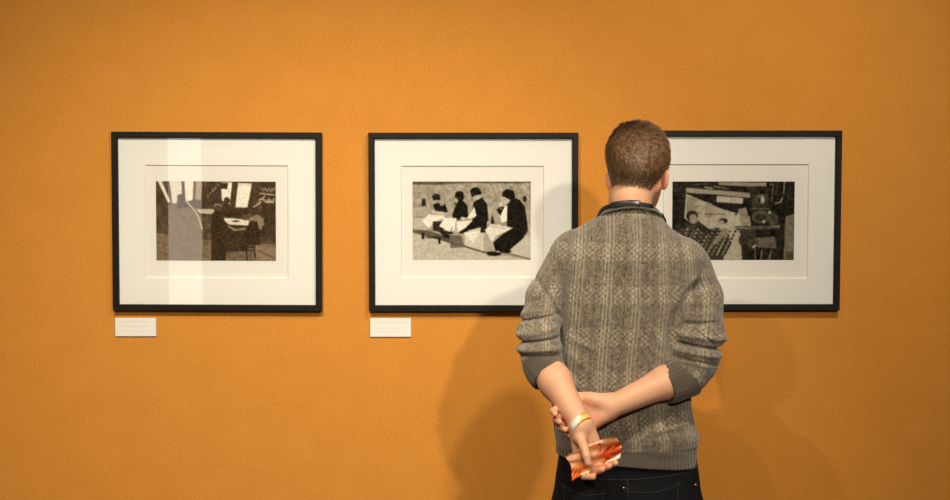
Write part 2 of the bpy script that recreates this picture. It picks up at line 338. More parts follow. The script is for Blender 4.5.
# ------------------------------------------------------------------ the framed pictures
DEP = .027
def picture(c_px, roll, printer, labels, tint, k=1.):
    """c_px: outer frame left, right, top, bottom in photo pixels of the frame's front face"""
    L, Rr, T, B = c_px; fy = -DEP
    p0 = P(L, (T+B)/2, fy); p1 = P(Rr, (T+B)/2, fy); pt = P((L+Rr)/2, T, fy); pb = P((L+Rr)/2, B, fy)
    cx, cz = (p0.x + p1.x)/2, (pt.z + pb.z)/2; W = .6405*k; H = .5470*k
    M = Matrix.Translation((cx, 0, cz)) @ Matrix.Rotation(R(roll), 4, 'Y')
    root = empty('framed_photograph', (cx, -.002, cz)); tag(root, labels, 'picture')
    def loc(px, py, y):  # photo pixel -> frame-local x, z
        q = M.inverted() @ P(px, py, y); return q.x, q.z
    t = .0185
    def ring(bm, prof):   # prof: list of (inset, y) swept round the rectangle with mitred corners
        rings = []
        for ins, y in prof:
            hx, hz = W/2 - ins, H/2 - ins
            rings.append([bm.verts.new(M @ Vector(q)) for q in ((-hx, y, -hz), (hx, y, -hz), (hx, y, hz), (-hx, y, hz))])
        for a_, b_ in zip(rings, rings[1:] + rings[:1]):
            for k in range(4): bm.faces.new([a_[k], a_[(k+1) % 4], b_[(k+1) % 4], b_[k]])
    bm = bmesh.new()
    ring(bm, [(0, -.001), (0, -DEP + .0015), (.0015, -DEP), (t - .003, -DEP), (t - .0005, -DEP + .003), (t, -DEP + .006), (t, -.001)])
    obj('frame', bm, M_frame, root)
    bm = bmesh.new(); box(bm, -W/2 + t, W/2 - t, -.0075, -.001, -H/2 + t, H/2 - t, M); sheet = obj('print_sheet', bm, M_sheet, root)
    # window mount: a board with a bevelled opening
    (ox0, oz1), (ox1, oz0) = loc(*labels_op[labels][0], -.0125), loc(*labels_op[labels][1], -.0125)
    bm = bmesh.new(); yf, yb = -.0130, -.0078; bv = .0028
    def rect(x0, x1, z0, z1, y): return [bm.verts.new(M @ Vector(q)) for q in ((x0, y, z0), (x1, y, z0), (x1, y, z1), (x0, y, z1))]
    o1 = rect(-W/2+t, W/2-t, -H/2+t, H/2-t, yf); i1 = rect(ox0, ox1, oz0, oz1, yf); i2 = rect(ox0+bv, ox1-bv, oz0+bv, oz1-bv, yb); o2 = rect(-W/2+t, W/2-t, -H/2+t, H/2-t, yb)
    for a_, b_ in ((o1, i1), (i1, i2), (i2, o2), (o2, o1)):
        for k in range(4): bm.faces.new([a_[k], a_[(k+1) % 4], b_[(k+1) % 4], b_[k]])
    obj('mount_board', bm, M_mat, root)
    (qx0, qz1), (qx1, qz0) = loc(*labels_ph[labels][0], -.008), loc(*labels_ph[labels][1], -.008)
    print_mesh('photographic_print', printer, M, qx0, qx1, qz0, qz1, -.0080, M_print, root, tint)
    bm = bmesh.new(); box(bm, -W/2 + t, W/2 - t, -.0215, -.0195, -H/2 + t, H/2 - t, M); obj('glass_pane', bm, M_glass, root)
    return root
LA = 'black framed black-and-white photograph at left, people sitting round a table before tall windows'
LB = 'black framed photograph in the middle, four people in hats eating on a stone kerb'
LC = 'black framed photograph at right behind the man, a cluttered workshop with striped blanket'
labels_op = {LA: ((144.6, 164.8), (288.5, 278.6)), LB: ((400.8, 165.8), (543.8, 277.8)), LC: ((663.5, 164.0), (807.6, 278.6))}
labels_ph = {LA: ((155.8, 181.2), (276, 261)), LB: ((412.5, 181.5), (530.7, 259.8)), LC: ((672.5, 181.5), (793.8, 260))}
SEP = ((.15, .10, .05), (.97, .94, .87), (.60, .52, .42)); NEU = ((.03, .025, .012), (.95, .93, .87), (.56, .52, .44))
picture((111.7, 321.4, 131.9, 311.0), .25, print_one(), LA, SEP)
picture((369.2, 577.5, 132.5, 311.5), 0, print_two(), LB, NEU)
picture((631.0, 840.5, 129.9, 311.0), 0, print_three(), LC, ((.03, .022, .010), (.93, .90, .83), (.53, .49, .41)), 1.006)

def caption(x0, x1, y0, y1, label, rows):
    a0 = P(x0, y0, -.004); a1 = P(x1, y1, -.004); bm = bmesh.new()
    box(bm, a0.x, a1.x, -.006, -.0005, a1.z, a0.z); bmesh.ops.bevel(bm, geom=list(bm.edges), offset=.0006, segments=1, affect='EDGES')
    root = obj('caption_card', bm, M_card); tag(root, label, 'label')
    p = Paint(246, 112, .93); p.view(0, 0, 41, 19); r = np.random.default_rng(len(rows))
    for y, xa, xb, v in rows:      # print too small to read in the photograph: rows of grey specks
        x = xa
        while x < xb:
            wd = r.uniform(.7, 2.2); p.line(v, .42, (x, y), (min(x + wd, xb), y)); x += wd + .55
    m = .0008
    print_mesh('card_print', p, Matrix.Identity(4), a0.x + m, a1.x - m, a1.z + m, a0.z - m, -.0063, M_cardface, root, ((.3, .27, .22), (.95, .935, .90), (.6, .57, .52)))
caption(115.2, 156.2, 318, 336.3, 'small white caption card under the left framed photograph', [(3.5, 3, 33, .72), (5.3, 3, 10, .8), (8.6, 3, 33, .74), (13.6, 3, 35, .78)])
caption(370.2, 411.0, 318.2, 336.8, 'small white caption card under the middle framed photograph', [(3.2, 3, 37, .76), (5.2, 3, 36, .70), (9, 3, 33, .82), (10.4, 3, 33, .82), (13.6, 3, 33, .8)])

# ================================================================== the man, from distance fields
def smin(a, b, k):
    h = np.clip(.5 + .5 * (b - a) / k, 0, 1); return b + (a - b) * h - k * h * (1 - h)
def smax(a, b, k): return -smin(-a, -b, k)
def rcone(p, a, b, r1, r2):
    a = np.asarray(a, np.float32); b = np.asarray(b, np.float32)
    ba = b - a; l2 = ba @ ba; rr = r1 - r2; a2 = l2 - rr*rr; il2 = 1/l2
    pa = p - a; y = pa @ ba; z = y - l2
    q = pa * l2 - y[:, None] * ba; x2 = np.einsum('ij,ij->i', q, q); y2 = y*y*l2; z2 = z*z*l2
    k = np.sign(rr) * rr*rr*x2
    d = (np.sqrt(np.maximum(x2*a2*il2, 0)) + y*rr)*il2 - r1
    c1 = np.sign(z)*a2*z2 > k; c2 = np.sign(y)*a2*y2 < k
    d = np.where(c2, np.sqrt(x2 + y2)*il2 - r1, d); d = np.where(c1, np.sqrt(x2 + z2)*il2 - r2, d); return d
def ellip(p, c, r, Rm=None):
    q = p - np.asarray(c, np.float32)
    if Rm is not None: q = q @ np.asarray(Rm, np.float32)      # world -> local
    r = np.asarray(r, np.float32); k0 = np.linalg.norm(q / r, axis=1); k1 = np.linalg.norm(q / (r*r), axis=1)
    return k0 * (k0 - 1) / np.maximum(k1, 1e-6)
def seg(p, a, b):
    a = np.asarray(a, np.float32); b = np.asarray(b, np.float32); ba = b - a
    t = np.clip((p - a) @ ba / (ba @ ba), 0, 1); return t, np.linalg.norm(p - a - t[:, None]*ba, axis=1)
def chain(p, pts, rs, k=.01):
    D = None
    for i in range(len(pts)-1):
        d = rcone(p, pts[i], pts[i+1], rs[i], rs[i+1]); D = d if D is None else smin(D, d, k)
    return D
def nets(fn, lo, hi, h):
    """naive surface nets on a sparse distance grid"""
    lo = np.array(lo, np.float32); hi = np.array(hi, np.float32); n = (np.ceil((hi - lo) / h / 4).astype(int)) * 4 + 1
    cs = (n - 1)//4 + 1; H = 4*h
    g = np.stack(np.meshgrid(*[lo[i] + H*np.arange(cs[i]) for i in range(3)], indexing='ij'), -1).reshape(-1, 3).astype(np.float32)
    cv = fn(g).reshape(cs)
    idx = [np.minimum((np.arange(n[i]) + 2)//4, cs[i]-1) for i in range(3)]
    v = cv[np.ix_(*idx)].astype(np.float32); near = np.abs(v) < H * 1.9
    ii = np.argwhere(near); pts = lo + h * ii.astype(np.float32); out = np.empty(len(pts), np.float32)
    for s in range(0, len(pts), 400000): out[s:s+400000] = fn(pts[s:s+400000])
    v[near] = out; neg = v < 0
    cnt = np.zeros(n - 1, np.int8)
    for dx in (0, 1):
        for dy in (0, 1):
            for dz in (0, 1): cnt += neg[dx:n[0]-1+dx, dy:n[1]-1+dy, dz:n[2]-1+dz]
    act = np.argwhere((cnt > 0) & (cnt < 8)); I = np.full(n - 1, -1, np.int32); I[act[:, 0], act[:, 1], act[:, 2]] = np.arange(len(act))
    acc = np.zeros((len(act), 3), np.float64); m = np.zeros(len(act))
    cor = [(dx, dy, dz) for dx in (0, 1) for dy in (0, 1) for dz in (0, 1)]
    for a_ in cor:
        for ax in range(3):
            if a_[ax]: continue
            b_ = list(a_); b_[ax] = 1
            va = v[act[:, 0]+a_[0], act[:, 1]+a_[1], act[:, 2]+a_[2]]; vb = v[act[:, 0]+b_[0], act[:, 1]+b_[1], act[:, 2]+b_[2]]
            cr = (va < 0) != (vb < 0); t = np.where(cr, va / np.where(cr, va - vb, 1), 0)
            q = np.tile(np.array(a_, float), (len(act), 1)); q[:, ax] += t; acc += q * cr[:, None]; m += cr
    V = lo + h * (act + acc / m[:, None]); Q = []
    for ax in range(3):
        o1, o2 = [(1, 2), (2, 0), (0, 1)][ax]
        s0 = [slice(None)]*3; s1 = [slice(None)]*3; s0[ax] = slice(0, -1); s1[ax] = slice(1, None)
        A = neg[tuple(s0)]; B_ = neg[tuple(s1)]; e = np.argwhere(A != B_)
        e = e[(e[:, o1] > 0) & (e[:, o2] > 0) & (e[:, o1] < n[o1]-1) & (e[:, o2] < n[o2]-1)]
        c = []
        for d1, d2 in ((1, 1), (0, 1), (0, 0), (1, 0)):
            f = e.copy(); f[:, o1] -= d1; f[:, o2] -= d2; c.append(I[f[:, 0], f[:, 1], f[:, 2]])
        q = np.stack(c, 1); fl = ~A[e[:, 0], e[:, 1], e[:, 2]]; q[fl] = q[fl][:, ::-1]; Q.append(q)
    Q = np.concatenate(Q); Q = Q[(Q >= 0).all(1)]
    return V.astype(np.float32), Q
def keep_largest(V, Q):
    lab = np.arange(len(V))
    for _ in range(200):
        m = lab[Q].min(1); old = lab.copy()
        for k in range(4): np.minimum.at(lab, Q[:, k], m)
        lab = lab[lab]
        if (lab == old).all(): break
    u, c = np.unique(lab, return_counts=True); big = u[c.argmax()]; kv = lab == big
    Q = Q[kv[Q[:, 0]]]; new = np.cumsum(kv) - 1; return V[kv], new[Q]

YB = -.75
def A(px, py, y): return np.array(P(px, py, y), np.float32)
# ---- joints, left in the photo = his left arm
LS, LE, LW = A(566, 270, -.75), A(540, 356, -.83), A(581, 425, -.965)
RS, RE, RW = A(687, 270, -.75), A(697, 368, -.815), A(611, 407, -.912)
HC = A(638.5, 162.3, -.735)                # centre of the skull
TURN, NOD = R(-18), R(-8)
Hm = np.array(Matrix.Rotation(TURN, 3, 'Z') @ Matrix.Rotation(NOD, 3, 'X'), np.float32)   # local -> world
def hl(x, y, z): return HC + Hm @ np.array((x, y, z), np.float32)
def skull(p):
    D = ellip(p, hl(0, -.012, .008), (.0700, .090, .0755), Hm)
    D = smin(D, ellip(p, hl(0, .035, -.045), (.050, .058, .063), Hm), .03)      # face
    D = smin(D, ellip(p, hl(0, .064, -.092), (.026, .030, .022), Hm), .025)      # chin
    for s in (-1, 1):
        D = smin(D, rcone(p, hl(s*.043, .008, -.062), hl(s*.024, .064, -.090), .014, .013), .02)   # jaw
        D = smin(D, ellip(p, hl(s*.040, .062, -.040), (.018, .018, .016), Hm), .02)               # cheek bone
    return D
def face(p, D):
    D = smin(D, rcone(p, hl(0, .092, -.018), hl(0, .112, -.050), .006, .011), .012)   # nose
    for s in (-1, 1):
        D = smin(D, ellip(p, hl(s*.011, .103, -.054), (.008, .009, .006), Hm), .005)
        D = smax(D, -ellip(p, hl(s*.031, .092, -.018), (.014, .010, .009), Hm), .010)     # eye socket
        D = smin(D, rcone(p, hl(s*.015, .082, .001), hl(s*.046, .068, .000), .0055, .004), .014)   # brow
        lid = np.linalg.norm(p - hl(s*.031, .0735, -.019), axis=1) - .0128; D = smin(D, lid, .004)      # eyelids round the opening
        D = smax(D, -ellip(p, hl(s*.031, .088, -.019), (.0125, .0075, .0042), Hm), .0015)
        e = ellip(p, hl(s*.0668, -.002, -.043), (.0070, .0185, .0275), Hm @ np.array(Matrix.Rotation(R(38*s), 3, 'Z')))
        e = smax(e, -ellip(p, hl(s*.0748, .008, -.041), (.006, .011, .020), Hm), .004)   # hollow of the ear
        D = smin(D, e, .006)
    D = smin(D, rcone(p, hl(-.013, .0905, -.0725), hl(.013, .0905, -.0725), .0040, .0040), .010)
    D = smin(D, rcone(p, hl(-.011, .0895, -.0810), hl(.011, .0895, -.0810), .0048, .0048), .010)
    D = smax(D, -rcone(p, hl(-.018, .0965, -.0768), hl(.018, .0965, -.0768), .0014, .0014), .003)
    return D

def fingers(p, D, fs, rs, k=.004):
    for pts in fs:
        f = None
        for i in range(len(pts)-1):
            d = rcone(p, pts[i], pts[i+1], rs[i], rs[i+1]); f = d if f is None else smin(f, d, .0025)
            if i: pass
        D = smin(D, f, k)
    return D
# his left hand, holding the leaflet: fingers come from behind it and fold over its lower edge
lh_f = []
for k in range(4):
    lh_f.append([A(578 + 6.5*k, 453 - 2.2*k, -.968), A(579.5 + 8.2*k, 469 - 3.4*k, -.976), A(587 + 8.0*k, 475.5 - 3.6*k, -1.004), A(595 + 6.8*k, 473 - 3.3*k, -1.020)])
lh_f[0] = [A(578, 453, -.968), A(578.5, 468, -.980), A(584, 476, -1.004), A(593, 477, -1.016)]
lh_t = [A(580, 438, -.984), A(584, 447, -1.006), A(586.5, 456, -1.022), A(588, 463, -1.026)]
# his right hand, palm out, wrapped round the left wrist from behind
rh_m = [A(580, 399, -.905), A(577, 408, -.903), A(578, 417, -.903), A(581, 425, -.905)]
rh_f = [[rh_m[0], A(563, 405, -.915), A(553, 411, -.940), A(555, 414, -.962)],
        [rh_m[1], A(564, 414, -.915), A(556, 419.5, -.944), A(559.5, 422.0, -.968)],
        [rh_m[2], A(567, 422, -.915), A(560.5, 427.5, -.946), A(565, 429.5, -.968)],
        [rh_m[3], A(573, 430, -.918), A(567.5, 434, -.944), A(571.0, 435.5, -.962)]]
rh_t = [A(600, 401, -.914), A(589, 397, -.908), A(577, 396, -.902), A(567, 397, -.900)]
def arms(p):
    D = chain(p, [LS, A(545, 300, -.77), A(541, 332, -.80), LE], [.036, .034, .036, .036])
    m = LE*.62 + LW*.38; D = smin(D, chain(p, [LE, m, LW], [.037, .0385, .0255], .02), .02)
    E = chain(p, [RS, A(700, 300, -.77), RE], [.036, .036, .036]); m = RE*.62 + RW*.38
    E = smin(E, chain(p, [RE, m, RW], [.036, .038, .0265], .02), .02)
    # left palm
    h = None; r0 = (.0125, .012, .012, .011)
    for k in range(4):
        d = rcone(p, LW + (k-1.5)*np.array((.009, 0, .003)), lh_f[k][0], .0165, r0[k]); h = d if h is None else smin(h, d, .010)
    h = smin(h, rcone(p, A(579, 430, -.975), lh_t[0], .015, .0135), .012)
    h = fingers(p, h, [lh_t], [.0125, .0110, .0098, .0080], .008)
    h = fingers(p, h, lh_f, [.0105, .0096, .0088, .0076], .0035)
    D = smin(D, h, .012)
    # right palm
    h = None
    for k in range(4):
        off = np.array((0, 0, (1.5-k)*.0115)); d = rcone(p, RW + off + np.array((-.006, 0, 0)), rh_m[k], .0165, .0115); h = d if h is None else smin(h, d, .010)
    h = smin(h, rcone(p, A(603, 417, -.920), A(592, 426, -.916), .0155, .0120), .012)       # heel of the hand
    h = smin(h, rcone(p, A(602, 402, -.916), A(590, 399, -.910), .0150, .0125), .012)       # ball of the thumb
    h = fingers(p, h, [rh_t], [.0135, .0115, .0095, .0075], .008)
    h = fingers(p, h, rh_f, [.0105, .0095, .0086, .0074], .0035)
    E = smin(E, h, .014)
    return np.minimum(D, E)
def body_sdf(p):
    D = face(p, skull(p))
    D = smin(D, chain(p, [A(633, 172, -.742), A(630, 200, -.758), A(630, 236, -.762)], [.046, .048, .058], .02), .022)
    T = chain(p, [A(628, 236, -.755), A(568, 262, -.752)], [.050, .042]); T = smin(T, chain(p, [A(630, 236, -.755), A(685, 262, -.752)], [.050, .042]), .03)
    T = smin(T, ellip(p, A(627, 310, -.75), (.135, .085, .20)), .04); T = smin(T, ellip(p, A(626, 440, -.75), (.14, .085, .15)), .04)
    D = smin(D, T, .03); return smin(D, arms(p), .012)

# ---- skin
def skin_mat():
    a = NT('skin'); n1 = a.noise(22, 3, .6); n2 = a.noise(140, 2, .6)
    at = a.n('ShaderNodeAttribute', attribute_name='flush')
    c = a.mix(a.math('MULTIPLY', n1, .8), (.64, .36, .215), (.59, .275, .155)); c = a.mix(at.outputs['Fac'], c, (.60, .185, .105))
    a.col(c); a.rough(.5); a.b.inputs['Specular IOR Level'].default_value = .35
    a.b.inputs['Subsurface Weight'].default_value = .12; a.b.inputs['Subsurface Radius'].default_value = (.012, .004, .002); a.b.inputs['Subsurface Scale'].default_value = 1.0
    a.bump(n2, .12, .0008); return a.m
M_skin = skin_mat()
man = empty('person', (.37, -.75, 0))
tag(man, 'man seen from behind in grey knitted sweater and dark jeans, hands clasped behind back', 'person')
V, Q = nets(body_sdf, (.02, -1.08, .90), (.68, -.58, 1.86), .0024); V, Q = keep_largest(V, Q)
body = mesh_np('body', V, Q, M_skin, man)
fl = np.zeros(len(V))
for q, r, s in [(hl(.078, 0, -.05), .04, .75), (hl(-.078, 0, -.05), .04, .75), (A(600, 425, -.92), .03, .5), (A(562, 425, -.96), .03, .6), (A(600, 470, -1.01), .035, .65), (A(585, 448, -.99), .025, .35), (A(584, 397, -.93), .025, .35)]:
    fl = np.maximum(fl, s * np.clip(1.2 - np.linalg.norm(V - q, axis=1) / r, 0, 1))
at = body.data.attributes.new('flush', 'FLOAT', 'POINT'); at.data.foreach_set('value', fl.astype(np.float32))
# eyes
for s in (-1, 1):
    bm = bmesh.new(); bmesh.ops.create_uvsphere(bm, u_segments=16, v_segments=10, radius=.0115, matrix=Matrix.Translation(Vector(hl(s*.031, .0735, -.019))))
    e = obj('eye', bm, plain('eye_white', (.75, .72, .68), .2, .02), body, True)
    bm = bmesh.new(); bmesh.ops.create_uvsphere(bm, u_segments=12, v_segments=8, radius=.0050, matrix=Matrix.Translation(Vector(hl(s*.031, .0805, -.019))))
    obj('iris', bm, plain('iris', (.08, .05, .03), .2, .02), e, True)

# ---- hair
def hair_low(q):
    az = np.arctan2(np.abs(q[:, 0]), -q[:, 1])      # 0 at the back, pi at the forehead
    return np.interp(az, [0, .55, .95, 1.25, 1.5, 1.75, 2.0, 2.5, 3.15], [-.090, -.087, -.078, -.046, -.020, -.034, .012, .046, .058])
def hair_t(q):
    return np.interp(q[:, 2], [-.09, -.06, -.02, .03, .08], [.0005, .002, .0048, .0085, .0115])
def lump(q): return .0005 * (np.sin(q[:, 0]*310 + 3*np.sin(q[:, 2]*170)) * np.sin(q[:, 2]*250 + 2*np.sin(q[:, 0]*190)) + .6*np.sin(q[:, 0]*150 + q[:, 1]*210))
def hair_sdf(p):
    q = (p - HC) @ Hm; D = skull(p)
    D = smin(D, chain(p, [A(633, 172, -.742), A(630, 200, -.758)], [.046, .048], .02), .022)
    D = D - hair_t(q) + lump(q) * np.interp(q[:, 2], [-.08, 0], [.3, 1])
    D = smax(D, hair_low(q) - q[:, 2], .006)
    return D
V, Q = nets(hair_sdf, HC - .13, HC + .14, .0026); V, Q = keep_largest(V, Q)
def grad(fn, p, e=.002):
    g = np.stack([fn(p + np.eye(3, dtype=np.float32)[i]*e) - fn(p - np.eye(3, dtype=np.float32)[i]*e) for i in range(3)], 1)
    return g / np.maximum(np.linalg.norm(g, axis=1, keepdims=True), 1e-6)
def hair_mat(nm, c0, c1, c2):
    a = NT(nm); n1 = a.noise(420, 2, .7); n2 = a.noise(28, 2, .5)
    c = a.mix(n1, c0, c1); c = a.mix(a.math('MULTIPLY', n2, .6), c, c2); a.col(c); a.rough(.5); a.b.inputs['Specular IOR Level'].default_value = .35
    a.bump(n1, .35, .0008); return a.m
M_hair = hair_mat('short_brown_hair', (.045, .022, .010), (.16, .085, .042), (.20, .11, .055))
hair = mesh_np('hair', V, Q, M_hair, man)
q = (V - HC) @ Hm; up = np.where(q[:, 2] - hair_low(q) > .001)[0]
ids = rng.choice(up, 52000); p0 = V[ids] + rng.normal(0, .0008, (len(ids), 3)).astype(np.float32); nrm = grad(hair_sdf, p0)
ql = (p0 - HC) @ Hm; whorl = np.array((-.010, -.045, .088), np.float32)
dr = ql - whorl; tw = np.stack([-dr[:, 1], dr[:, 0], 0*dr[:, 0]], 1); dist = np.linalg.norm(dr, axis=1, keepdims=True)
dr = dr + tw * np.exp(-dist / .03) * 1.2 + rng.normal(0, .012, dr.shape); dr = dr @ Hm.T
dr = dr - nrm * np.einsum('ij,ij->i', dr, nrm)[:, None]; dr /= np.maximum(np.linalg.norm(dr, axis=1, keepdims=True), 1e-6)
ln = np.interp(ql[:, 2], [-.09, -.05, 0, .06, .09], [.003, .005, .008, .012, .016]) * rng.uniform(.6, 1.15, len(ids))
sidew = np.cross(nrm, dr); lift = (np.interp(ql[:, 2], [-.08, .05, .09], [.34, .45, .62]) + .12*np.sin(ql[:, 0]*260)*np.sin(ql[:, 2]*200))[:, None]
wdt = .00075
a0 = p0 - nrm*.0012 - sidew*wdt; a1 = p0 - nrm*.0012 + sidew*wdt; mid_ = p0 + dr*(ln*.55)[:, None] + nrm*(ln[:, None]*lift*.75); tip = p0 + dr*ln[:, None] + nrm*(ln[:, None]*lift*.9)
SV = np.stack([a0, a1, mid_ + sidew*wdt*.8, mid_ - sidew*wdt*.8, tip], 1).reshape(-1, 3); b = np.arange(len(ids))*5
SF = np.concatenate([np.stack([b, b+1, b+2], 1), np.stack([b, b+2, b+3], 1), np.stack([b+3, b+2, b+4], 1)])
def strand_mat():
    a = NT('hair_strand'); at = a.n('ShaderNodeAttribute', attribute_name='tone'); n2 = a.noise(30, 2, .5)
    c = a.mix(at.outputs['Fac'], (.055, .026, .011), (.36, .205, .105)); c = a.mix(a.math('MULTIPLY', n2, .35), c, (.20, .10, .045)); a.col(c); a.rough(.45); a.b.inputs['Specular IOR Level'].default_value = .4; return a.m
hs = mesh_np('hair_strands', SV, SF, strand_mat(), hair); tag(hs, kind='stuff')
cl = np.sin(ql[:, 0]*330 + 4*np.sin(ql[:, 2]*60)) * np.sin(ql[:, 2]*120 + 3*np.sin(ql[:, 0]*140 + ql[:, 1]*90))
tone = np.clip(.42 + .22*cl + rng.normal(0, .20, len(ids)) + np.interp(ql[:, 2], [-.09, -.03, .04], [-.12, 0, .06]), 0, 1)
at = hs.data.attributes.new('tone', 'FLOAT', 'POINT'); at.data.foreach_set('value', np.repeat(tone, 5).astype(np.float32))

# ---- sweater
def prof(py, val, n=400):
    z = np.array([P(626, y, YB).z for y in py]); o = np.argsort(z); zz = np.linspace(z.min(), z.max(), n); v = np.interp(zz, z[o], np.array(val, float)[o])
    kern = np.exp(-.5*(np.arange(-12, 13)/5.)**2); kern /= kern.sum(); v = np.convolve(np.pad(v, 12, mode='edge'), kern, 'valid'); return zz, v
TP = [232, 250, 275, 300, 330, 360, 385, 405, 425, 434, 441, 450, 462, 470]
TL = [556, 552, 552, 555, 555, 552, 551, 552, 554, 554, 556, 556, 556, 556]
TR = [700, 702, 700, 697, 692, 690, 690, 691, 694, 699, 697.5, 696, 697, 697.5]
TD = [.085, .105, .116, .120, .116, .110, .106, .106, .110, .113, .107, .106, .107, .108]
zL, vL = prof(TP, [P(x, y, YB).x for x, y in zip(TL, TP)]); zR, vR = prof(TP, [P(x, y, YB).x for x, y in zip(TR, TP)]); zD, vD = prof(TP, TD)
def loft(p, grow=0., n=2.35, zcut=True):
    z = p[:, 2]; l = np.interp(z, zL, vL); r = np.interp(z, zR, vR); d = np.interp(z, zD, vD)
    rx = (r-l)/2 + grow; ry = d + grow; X = np.abs(p[:, 0] - (l+r)/2)/rx; Y = np.abs(p[:, 1] - YB)/ry
    k = (X**n + Y**n)**(1/n); g = np.sqrt((X/rx)**2 + (Y/ry)**2) / np.maximum(np.sqrt(X*X+Y*Y), 1e-5)
    return (k - 1) / np.maximum(g, 1e-3)
def ridge(p, D, lines):
    """cloth folds: raised or sunken lines in the picture's x-z plane on the side towards the camera"""
    for a_, b_, amp, wd in lines:
        a3 = A(*a_, -.86); b3 = A(*b_, -.86); ax = a3[[0, 2]]; bx = b3[[0, 2]]; ba = bx - ax; q = p[:, [0, 2]] - ax
        t = np.clip(q @ ba / (ba @ ba), 0, 1); dd = ((q - t[:, None]*ba)**2).sum(1)
        fade = np.clip((-.74 - p[:, 1]) / .05, 0, 1) * (1 - .6*np.abs(2*t-1)**3)
        D = D - amp * np.exp(-dd / (wd*wd)) * fade
    return D
ZH = P(626, 443, YB).z; ZB = P(626, 458.8, YB).z
FOLDS = [((668, 352), (640, 318), .004, .010), ((672, 366), (648, 345), .0035, .009), ((664, 340), (652, 300), -.003, .009),
         ((566, 352), (590, 372), .004, .009), ((568, 338), (600, 352), .003, .008), ((566, 366), (584, 386), -.003, .007),
         ((694, 402), (640, 418), .0045, .008), ((697, 412), (650, 424), -.004, .007), ((698, 424), (640, 436), .004, .008), ((600, 440), (650, 432), -.003, .007),
         ((560, 410), (580, 440), .003, .008), ((575, 250), (600, 262), .002, .012), ((660, 246), (684, 262), .0025, .010), ((566, 285), (572, 330), .003, .010), ((686, 282), (678, 330), .003, .010),
         ((600, 300), (606, 400), .0018, .014), ((636, 290), (632, 390), .0018, .014), ((617, 300), (618, 420), -.0018, .010)]
LSL = [A(566, 267, -.75), A(546, 298, -.765), A(541, 330, -.80), A(541, 350, -.83)]; LSR = [.056, .049, .053, .052]
RSL = [A(689, 267, -.75), A(700, 298, -.765), A(698, 332, -.79), A(694, 358, -.82)]; RSR = [.056, .056, .062, .060]
def rolls(p, D, origin, axis, per, amp, ph, t0, t1, skew):
    """stacked folds of a pushed-up sleeve"""
    ax = np.asarray(axis, np.float32); ax = ax / np.linalg.norm(ax); q = p - origin; t = q @ ax
    rad = q - t[:, None]*ax; th = np.arctan2(rad[:, 0], -rad[:, 1])
    s = t + skew*np.sin(th) + .007*np.sin(2*th + 1.3 + 9*t) + .003*np.sin(5*th + 40*t)
    wv = np.abs(np.sin(math.pi * s / per + ph)) ** .8 - .5
    m = np.clip((t - t0)/.03, 0, 1) * np.clip((t1 - t)/.02, 0, 1) * (.75 + .35*np.sin(th*1.5 + 2 + 30*t))
    return D - amp * 2 * wv * m
lax = LSL[3] - LSL[1]; rax = RSL[3] - RSL[1]
LCUT = A(550.5, 378, -.865); LCD = LW - LE; LCD = LCD / np.linalg.norm(LCD); LC0 = LCUT - LCD*.058
RCUT = A(664, 386.5, -.855); RCD = RW - RE; RCD = RCD / np.linalg.norm(RCD); RC0 = RCUT - RCD*.078
def lsleeve(p): 
    D = chain(p, LSL + [LC0 + LCD*.004], LSR + [.0450], .012)
    D = rolls(p, D, LSL[1], lax, .031, .0014, .9, .01, .20, .012)
    return ridge(p, D, [((508, 338), (558, 328), .0095, .0085), ((512, 345), (566, 337), -.0110, .0042), ((510, 351), (564, 348), .0075, .0065), ((515, 357), (562, 354), -.0050, .0040),
                        ((514, 325), (558, 316), -.0085, .0042), ((518, 317), (552, 308), .0055, .0065), ((527, 304), (546, 300), -.0030, .0045), ((526, 329), (540, 333), -.003, .003)])
def rsleeve(p):
    D = chain(p, RSL + [A(690, 372, -.832)], RSR + [.050], .012)
    D = rolls(p, D, RSL[1], rax, .034, .0014, .5, .01, .22, -.014)
    return ridge(p, D, [((668, 333), (738, 342), .0125, .0085), ((666, 341), (734, 353), -.0140, .0045), ((668, 348), (730, 359), .0080, .0065), ((668, 355), (724, 367), -.0070, .0040),
                        ((670, 325), (722, 324), -.0080, .0050), ((696, 331), (714, 344), -.0085, .0032), ((680, 316), (716, 314), .004, .007), ((710, 330), (722, 340), -.003, .0030), ((690, 360), (712, 368), .003, .006)])
def torso(p):
    D = loft(p); D = ridge(p, D, FOLDS)
    D = smax(D, p[:, 2] - P(626, 246, YB).z, .05)
    S = chain(p, [A(624, 247, -.757), A(576, 253.5, -.752)], [.080, .060], .02); S = smin(S, chain(p, [A(634, 248, -.757), A(679, 261, -.752)], [.080, .061], .02), .03)
    S = smin(S, chain(p, [A(629, 224, -.762), A(627, 250, -.762)], [.078, .102], .02), .045)
    S = smax(S, (p - A(630, 218.3, -.765)) @ np.array((0, .38, .925), np.float32), .006)
    return smin(D, S, .035)
NECK = [A(633, 180, -.745), A(630, 236, -.76)]
